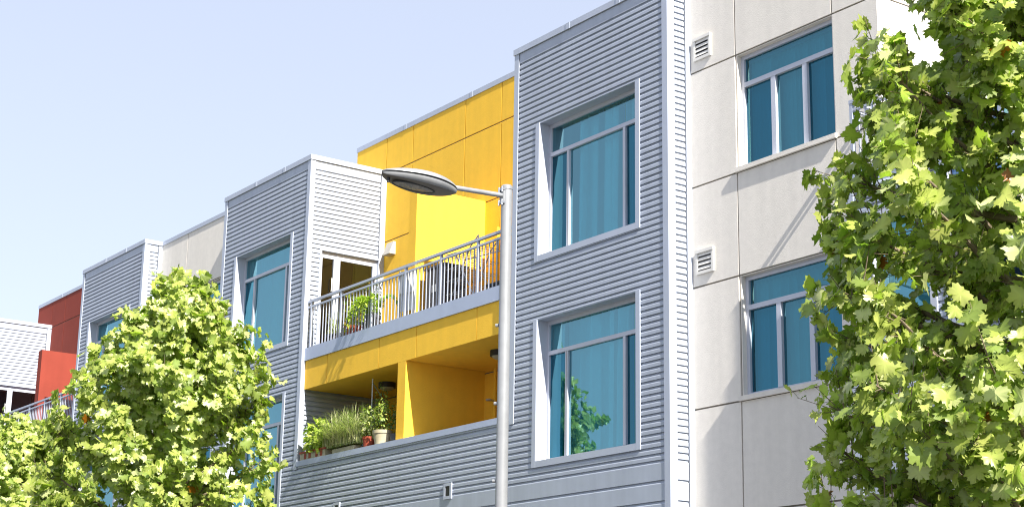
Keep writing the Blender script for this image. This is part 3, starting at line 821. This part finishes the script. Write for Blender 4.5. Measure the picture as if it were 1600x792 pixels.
def plane_tree(loc, H, crown_base, Rmax, kr, n_leaves, size, seed, label, group, lean=(0, 0), epow=1.0, orange=0.015):
    rng = np.random.default_rng(seed); rr = random.Random(seed)
    o = empty('plane_tree', loc)
    def env(z): return Rmax * math.tanh(max(0, H - z) / kr) ** epow * min(1.0, 0.25 + max(0, z - crown_base + 0.5) / 1.3)
    tk = MB(); tw = tk
    tp = []
    for i in range(15):
        z = H * 0.97 * i / 14
        tp.append(Vector((lean[0] * z / H + 0.05 * math.sin(z * 1.3 + seed), lean[1] * z / H + 0.05 * math.cos(z * 1.1 + seed), z)))
    branch(tk, tp, 0.13, 0.012, n=12)
    def trunk_at(z): 
        q = z / (H * 0.97) * 14; i = min(13, int(q)); return tp[i].lerp(tp[i + 1], q - i)
    twigs = []
    nl = int((H - crown_base) * 14)
    for i in range(nl):
        z0 = crown_base - 0.5 + (H * 0.95 - crown_base + 0.5) * (i + rr.random() * 0.6) / nl
        az = i * 2.399 + rr.uniform(-0.4, 0.4)
        rise = rr.uniform(0.25, 0.75)
        a = trunk_at(z0)
        L_ = 0.08
        for _ in range(30):     # grow until it meets the envelope
            zt = z0 + L_ * rise
            if zt > H - 0.15 or L_ > env(zt) * 0.90: break
            L_ += 0.08
        d = Vector((math.cos(az), math.sin(az), 0))
        pts = []
        for q in range(6):
            t = q / 5
            pts.append(a + d * (L_ * t) + Vector((rr.uniform(-.05, .05), rr.uniform(-.05, .05), L_ * rise * (t ** 1.2))))
        r0 = 0.012 + 0.017 * L_
        branch(tk, pts, r0, 0.006)
        for _ in range(2):
            P = pts[-1].lerp(pts[-2], rr.random()); E_ = P + Vector((rr.uniform(-.15, .15), rr.uniform(-.15, .15), 0)) + d * rr.uniform(0, .15) + Vector((0, 0, rr.uniform(0.25, 0.6)))
            if E_.z < H + 0.05: tw.bar(P, E_, 0.006, 'bark', 4, 0.0025, caps=False); twigs.append((P, E_, L_)); twigs.append((P, E_, L_))
        for t in np.arange(0.14, 1.001, 0.08):
            q = t * 5; k = min(4, int(q)); P = pts[k].lerp(pts[k + 1], q - k)
            for _ in range(3):
                dd = (d + Vector((rr.uniform(-1, 1), rr.uniform(-1, 1), rr.uniform(-0.5, 0.8)))).normalized()
                ln = rr.uniform(0.15, 0.45) * min(1.0, 0.35 + 0.75 * L_)
                E_ = P + dd * ln
                tw.bar(P, E_, 0.0055, 'bark', 4, 0.0025, caps=False)
                twigs.append((P, E_, L_))
    # leader shoots
    for i in range(10):
        P = trunk_at(H * rr.uniform(0.86, 0.965)); E_ = P + Vector((rr.uniform(-.10, .10), rr.uniform(-.10, .10), rr.uniform(.1, .4)))
        E_.z = min(E_.z, H + 0.02)
        tw.bar(P, E_, 0.0055, 'bark', 4, 0.0025, caps=False); twigs.append((P, E_, 1))
    tr = tk.build('trunk_and_twigs', o, True)  # bole, limbs and twigs built as one mesh
    A = np.array([t[0] for t in twigs]); Bq = np.array([t[1] for t in twigs])
    idx = rng.integers(0, len(A), n_leaves)
    f = rng.random((n_leaves, 1)) ** 0.6
    node = A[idx] + (Bq[idx] - A[idx]) * f
    out = node.copy(); out[:, 2] = 0; out /= np.maximum(np.linalg.norm(out, axis=1, keepdims=True), 0.05)
    pet = out * 0.5 + rng.normal(0, 0.6, (n_leaves, 3)) + np.array([0, 0, 0.15]); pet /= np.linalg.norm(pet, axis=1, keepdims=True)
    pl = rng.uniform(0.04, 0.13, (n_leaves, 1))
    pos = node + pet * pl
    up = np.array([[0, 0, 1.0]])
    nrm = up * 0.6 + out * 0.8 + rng.normal(0, 0.45, (n_leaves, 3))
    tip = out * 0.6 - up * 0.75 + rng.normal(0, 0.55, (n_leaves, 3))
    sz = size * rng.uniform(0.35, 1.15, n_leaves) ** 0.9
    cr = leaf_mesh('crown', pos, nrm, tip, sz, green(rng, n_leaves, orange), 'leaf', o, rng=rng)
    # petioles
    pm = MB()
    for a, b in zip(node, pos): pm.bar(a, b, 0.0028, 'stem', 3, 0.0022, caps=False)
    pm.build('petioles', cr)
    return tag(o, label, 'tree', group)

TG = 'plane trees along the pavement'
plane_tree((13.27, -3.6, 0), 9.8, 2.4, 2.15, 2.1, 17500, 0.142, 11, 'large leaved plane tree on the right, in front of the beige wall and blue terrace', TG, orange=0.003, epow=2.0)
tL = plane_tree((-6.35, -3.5, 0), 9.1, 2.9, 2.35, 1.7, 18500, 0.138, 5, 'plane tree before the middle bay, its pointed top below the beige wall', TG, orange=0.002, epow=1.9, lean=(1.2, 0.0))
plane_tree((-13.0, -3.5, 0), 7.45, 2.9, 2.7, 2.0, 15000, 0.132, 23, 'plane tree in the lower left corner below the railing of the red terrace', TG, orange=0.004, epow=1.2)

# trees across the street, seen in the window glass
for (x, y, s) in ((-23.5, -19.0, 1.16), (-44.0, -19.5, 1.15), (-15.0, -26.0, 1.2)):
    c = copy_tree(tL, None, (x, y, 0)); c.scale = (s * 1.25, s * 1.25, s); c.rotation_euler = (0, 0, x)
    tag(c, 'tree across the street seen only as a reflection in the window glass', 'tree', 'trees across the street')

# ---------------------------------------------------------------- things on the terraces
def pot(o, r, h, mt, base=0.0):
    mb = MB(); mb.lathe((0, 0, base), [(0.0, 0), (r * 0.74, 0), (r * 0.93, h * 0.78), (r, h * 0.78), (r * 1.02, h), (r * 0.9, h), (r * 0.86, h * 0.88), (0, h * 0.88)], mt, 24)
    p = mb.build('pot', o, True); return p
def bush(o, c, rad, n, size, seed, tints, mt='herb', name='foliage', stems=8, droop=0.0):
    rng = np.random.default_rng(seed)
    u = rng.normal(0, 1, (n, 3)); u /= np.linalg.norm(u, axis=1, keepdims=True)
    rr_ = rng.random((n, 1)) ** 0.4
    pos = np.array(c) + u * rr_ * np.array(rad)
    nrm = u * 0.6 + np.array([0, 0, 0.6]) + rng.normal(0, .5, (n, 3)); tip = u + rng.normal(0, .5, (n, 3)) + np.array([0, 0, -droop])
    t = np.array(tints)[rng.integers(0, len(tints), n)] * rng.uniform(.75, 1.25, (n, 1))
    f = leaf_mesh(name, pos, nrm, tip, size * rng.uniform(.6, 1.2, n), t, mt, o, (SV, SF), rng=rng)
    sm = MB()
    for k in range(stems):
        p = pos[rng.integers(0, n)]; sm.bar((c[0] + rng.normal(0, .02), c[1] + rng.normal(0, .02), c[2] - rad[2] - 0.02), tuple(p), 0.006, 'stem', 5, 0.003, caps=False)
    sm.build('stems', f)
    return f
def grass(o, c, spread, n, length, seed, tints, name='foliage', width=0.007, droop=0.5):
    rng = np.random.default_rng(seed)
    V = []; Fc = []; T = []
    for i in range(n):
        b = np.array([c[0] + rng.uniform(-spread[0], spread[0]), c[1] + rng.uniform(-spread[1], spread[1]), c[2]])
        az = rng.uniform(0, 6.283); ln = length * rng.uniform(.45, 1.1); lean = rng.uniform(.05, .75) * droop * 2
        h = np.array([math.cos(az), math.sin(az), 0]); s = np.array([-h[1], h[0], 0]) * width * rng.uniform(.7, 1.3)
        k = len(V); t = np.array(tints[rng.integers(0, len(tints))]) * rng.uniform(.75, 1.25)
        for q in range(6):
            f = q / 5; P = b + h * ln * lean * f * f * 0.9 + np.array([0, 0, ln * (f - 0.45 * lean * f * f * f)])
            w = (1 - f) ** 0.6
            V += [tuple(P - s * w), tuple(P + s * w)]; T += [t, t]
        for q in range(5): Fc.append((k + 2 * q, k + 2 * q + 1, k + 2 * q + 3, k + 2 * q + 2))
    me = bpy.data.meshes.new(name); me.from_pydata(V, [], Fc)
    at = me.attributes.new('tint', 'FLOAT_COLOR', 'POINT'); a4 = np.ones((len(V), 4)); a4[:, :3] = np.array(T); at.data.foreach_set('color', a4.ravel().astype(np.float32))
    me.materials.append(M['herb'])
    ob = bpy.data.objects.new(name, me); COL.objects.link(ob); ob.parent = o
    return ob
YG = [(0.28, 0.34, 0.05), (0.19, 0.26, 0.035), (0.36, 0.39, 0.09)]
SG = [(0.32, 0.36, 0.14), (0.40, 0.42, 0.20), (0.20, 0.26, 0.08), (0.46, 0.44, 0.28)]
DG = [(0.05, 0.10, 0.02), (0.09, 0.14, 0.02), (0.15, 0.17, 0.03)]
PG = 'plants on the sill of the lower yellow terrace'
# long planter with a leafy herb
o = empty('planter_box', (-6.66, 0.14, SILL_T))
mb = MB(); L_, W_, h_ = 0.50, 0.13, 0.17
mb.box(-L_, L_, -W_, W_, 0, 0.135, 'cream'); mb.box(-L_ - 0.015, L_ + 0.015, -W_ - 0.015, W_ + 0.015, 0.1355, h_, 'terracotta')
for q in (-0.28, -0.1, 0.18, 0.36): mb.box(q - 0.05, q + 0.04, -W_ - 0.004, -W_ - 0.0005, 0.02, 0.125, 'terracotta')
mb.build('box', o); k = MB(); k.box(-L_ + 0.02, L_ - 0.02, -W_ + 0.02, W_ - 0.02, h_, h_ + 0.006, 'soil'); k.build('soil', o)
bush(o, (0.05, -0.02, 0.42), (0.40, 0.22, 0.36), 460, 0.12, 31, [(0.36, 0.44, 0.06), (0.28, 0.36, 0.05), (0.44, 0.48, 0.12)])
tag(o, 'long cream and red planter box with leafy herb on the balcony sill', 'planter', PG)
# tall feathery grass
o = empty('potted_grass', (-5.55, 0.16, SILL_T)); 
mb = MB(); mb.box(-0.42, 0.42, -0.10, 0.12, 0, 0.10, 'cream'); mb.build('box', o)
grass(o, (0, -0.03, 0.13), (0.62, 0.12), 900, 0.80, 33, SG, droop=0.55, width=0.010)
gl_ = grass(o, (-0.05, -0.12, 0.16), (0.66, 0.05), 420, 0.6, 34, [(0.46, 0.42, 0.24), (0.38, 0.38, 0.17)], name='dry_blades', droop=1.15)
tag(o, 'spreading clump of pale feathery grass hanging over the balcony sill', 'plant', PG)
# red glazed pot
o = empty('potted_plant', (-4.74, 0.15, SILL_T)); pot(o, 0.13, 0.21, 'terracotta'); bush(o, (0, 0, 0.46), (0.27, 0.2, 0.32), 260, 0.075, 35, SG + YG)
tag(o, 'small red pot with a pale bushy herb between the grass and the cream pot', 'plant', PG)
# cream pot
o = empty('potted_plant', (-4.28, 0.16, SILL_T)); pot(o, 0.185, 0.27, 'cream'); bush(o, (0.0, 0, 0.50), (0.25, 0.2, 0.28), 240, 0.07, 36, YG + DG); bush(o, (-0.05, 0.02, 0.78), (0.08, 0.08, 0.16), 50, 0.06, 37, YG, name='shoots', stems=3)
tag(o, 'round cream pot with a small leafy plant near the yellow column', 'plant', PG)
o = empty('potted_plant', (-3.95, 0.24, SILL_T)); pot(o, 0.11, 0.18, 'cabinet'); bush(o, (0, 0.05, 0.5), (0.14, 0.14, 0.34), 140, 0.06, 38, DG)
tag(o, 'dark pot with a slim dark green plant in the shade of the yellow column', 'plant', PG)
# vine on a trellis
o = empty('trellis', (-4.95, 0.30, SILL_T))
mb = MB(); mb.bar((0, 0, 0), (0, 0, 1.36), 0.012, 'steel'); mb.build('pole', o)
mb = MB(); mb.bar((-0.42, -0.02, 0.66), (0.55, 0.02, 0.80), 0.011, 'wood'); mb.bar((0.0, 0, 1.28), (0.48, 0.04, 0.8), 0.007, 'wood'); mb.bar((-0.34, 0, 0), (-0.34, 0, 0.72), 0.009, 'wood'); mb.bar((0.40, 0, 0), (0.40, 0, 0.82), 0.009, 'wood'); mb.build('crossbar', o)
bush(o, (-0.25, 0, 0.72), (0.14, 0.1, 0.22), 80, 0.07, 39, YG, name='vine'); bush(o, (0.24, 0.05, 0.85), (0.24, 0.10, 0.42), 190, 0.055, 40, DG + YG, name='creeper')
tag(o, 'thin pole trellis with a green crossbar and climbing vine reaching for the soffit', 'trellis')

# upper terrace
UG = 'plants behind the railing of the upper yellow terrace'
o = empty('potted_plant', (-6.75, 0.42, F2)); pot(o, 0.15, 0.24, 'cabinet'); grass(o, (0, 0, 0.2), (0.1, 0.1), 60, 0.62, 41, SG, droop=0.45)
bush(o, (0.05, -0.05, 0.28), (0.2, 0.12, 0.1), 60, 0.05, 42, [(0.4, 0.38, 0.32), (0.2, 0.2, 0.08)], name='flowers')
tag(o, 'spiky pale plant in a dark pot at the left end of the upper railing', 'plant', UG)
o = empty('potted_plant', (-6.0, 0.46, F2)); pot(o, 0.2, 0.28, 'terracotta'); bush(o, (0.0, 0, 0.62), (0.36, 0.22, 0.36), 330, 0.075, 43, YG + [(0.30, 0.20, 0.03)])
tag(o, 'bushy yellow green plant in front of the glazed terrace door', 'plant', UG)
o = empty('potted_plant', (-5.35, 0.45, F2)); pot(o, 0.18, 0.26, 'cabinet'); bush(o, (0.0, 0, 0.7), (0.3, 0.2, 0.45), 260, 0.07, 44, DG + [(0.3, 0.16, 0.02)])
tag(o, 'dark green bush with orange flecks behind the drooping fern', 'plant', UG)
# fern: arching fronds through the railing
o = empty('potted_fern', (-4.98, 0.26, F2)); pot(o, 0.16, 0.3, 'cabinet')
rng = np.random.default_rng(50); ps, ns, ts, ss, tt = [], [], [], [], []
sm = MB()
for k in range(9):
    az = [-2.6, -2.2, -1.9, -1.6, -1.2, -0.7, -2.9, 0.4, 2.2][k]; ln = rng.uniform(0.55, 0.8); prev = None
    hv = np.array([math.cos(az), math.sin(az) * (0.6 if abs(az) < 3 else 1), 0])
    for q in range(22):
        f = q / 21; P = np.array([0, 0, 0.32]) + hv * ln * f + np.array([0, 0, 0.42 * math.sin(f * 2.6) - 0.28 * f * f * (1 if k % 2 else 1.5)])
        if prev is not None:
            sm.bar(tuple(prev), tuple(P), 0.006, 'stem', 4, caps=False)
            sd = np.array([-hv[1], hv[0], 0])
            for sgn in (-1, 1):
                for _ in range(2):
                    ps.append(P + rng.normal(0, .008, 3)); ts.append(sd * sgn + hv * 0.5 + np.array([0, 0, -0.35])); ns.append(np.array([0, 0, 1.0]) + rng.normal(0, .3, 3)); ss.append(0.15 * (1 - 0.55 * f)); tt.append(np.array([0.36, 0.46, 0.05]) * rng.uniform(.7, 1.2))
        prev = P
fo = leaf_mesh('fronds', np.array(ps), np.array(ns), np.array(ts), np.array(ss), np.array(tt), 'herb', o, (SV * np.array([0.6, 1]), SF), rng=rng)
sm.build('stems', fo)
tag(o, 'bright green fern with arching fronds spilling through the balcony railing', 'plant', UG)
# parasol folded
o = empty('folded_parasol', (-4.35, 0.9, F2))
mb = MB(); mb.lathe((0, 0, 0), [(0.0, 0), (0.2, 0), (0.2, 0.05), (0.03, 0.09), (0.022, 0.12), (0.022, 1.15)], 'black', 16); mb.build('pole', o, True)
mb = MB(); mb.lathe((0, 0, 0), [(0.05, 0.25), (0.095, 0.35), (0.085, 0.7), (0.05, 1.0), (0.0, 1.2)], 'wood', 12); mb.build('canopy', o, True)
tag(o, 'slim dark green parasol folded shut beside the yellow privacy wall', 'parasol')
# folded white deck chair
o = empty('folding_chair', (-3.62, 0.16, F2), 0.25)
mb = MB()
for x in (-0.2, 0.2): mb.bar((x, 0.0, 0), (x, 0.03, 0.92), 0.014, 'white'); mb.bar((x, 0.06, 0), (x, -0.01, 0.8), 0.014, 'white')
mb.build('frame', o)
mb = MB(); mb.box(-0.2, 0.2, 0.0, 0.02, 0.48, 0.90, 'white'); mb.build('backrest', o)
mb = MB(); mb.box(-0.2, 0.2, 0.035, 0.055, 0.15, 0.50, 'white'); mb.build('seat', o)
tag(o, 'white folding chair standing folded behind the railing, left of the dark cabinet', 'chair')
# cabinet
o = empty('storage_cabinet', (-2.98, 0.62, F2))
mb = MB(); mb.box(-0.32, 0.32, -0.24, 0.24, 0.03, 0.86, 'cabinet'); mb.build('body', o)
mb = MB(); mb.box(-0.345, 0.345, -0.265, 0.265, 0.8605, 0.90, 'cabinet'); mb.build('lid', o)
for sx in (-1, 1):
    mb = MB(); mb.box(min(sx * 0.008, sx * 0.31), max(sx * 0.008, sx * 0.31), -0.256, -0.2405, 0.06, 0.83, 'cabinet'); dd = mb.build('door', o)
    k = MB(); k.box(sx * 0.05 - 0.01, sx * 0.05 + 0.01, -0.272, -0.2565, 0.4, 0.54, 'steel'); k.build('handle', dd)
tag(o, 'charcoal storage cabinet behind the balcony railing beside the wire rack', 'cabinet')
# wire drying rack
o = empty('drying_rack', (-2.02, 0.55, F2))
mb = MB()
for y in (-0.22, 0.22):
    mb.bar((-0.45, y, 0), (0.25, y, 1.0), 0.012, 'steel'); mb.bar((0.45, y, 0), (-0.25, y, 1.0), 0.012, 'steel')
    mb.bar((-0.55, y, 1.0), (0.55, y, 0.93), 0.012, 'steel'); mb.bar((0.25, y, 1.0), (0.5, y, 1.16), 0.012, 'steel'); mb.bar((0.5, y, 1.16), (0.48, y, 0.94), 0.012, 'steel')
mb.build('frame', o)
for zz in (0.25, 0.5, 0.72, 0.97):
    mb = MB()
    for j in range(6): mb.bar((-0.5, -0.22 + 0.088 * j, zz), (0.5, -0.22 + 0.088 * j, zz), 0.005, 'steel', 5)
    for j in range(8): mb.bar((-0.5 + 0.143 * j, -0.22, zz), (-0.5 + 0.143 * j, 0.22, zz), 0.005, 'steel', 5)
    mb.build('wire_shelf', o)
tag(o, 'folding wire drying rack on the upper yellow terrace near the lamp pole', 'drying rack')
o = empty('storage_crate', (-1.55, 0.95, F2)); mb = MB(); mb.box(-0.3, 0.3, -0.2, 0.2, 0.02, 0.34, 'black'); mb.build('body', o); mb = MB(); mb.box(-0.32, 0.32, -0.22, 0.22, 0.3405, 0.38, 'cabinet'); mb.build('lid', o)
tag(o, 'low black storage crate on the terrace floor behind the wire rack', 'crate')
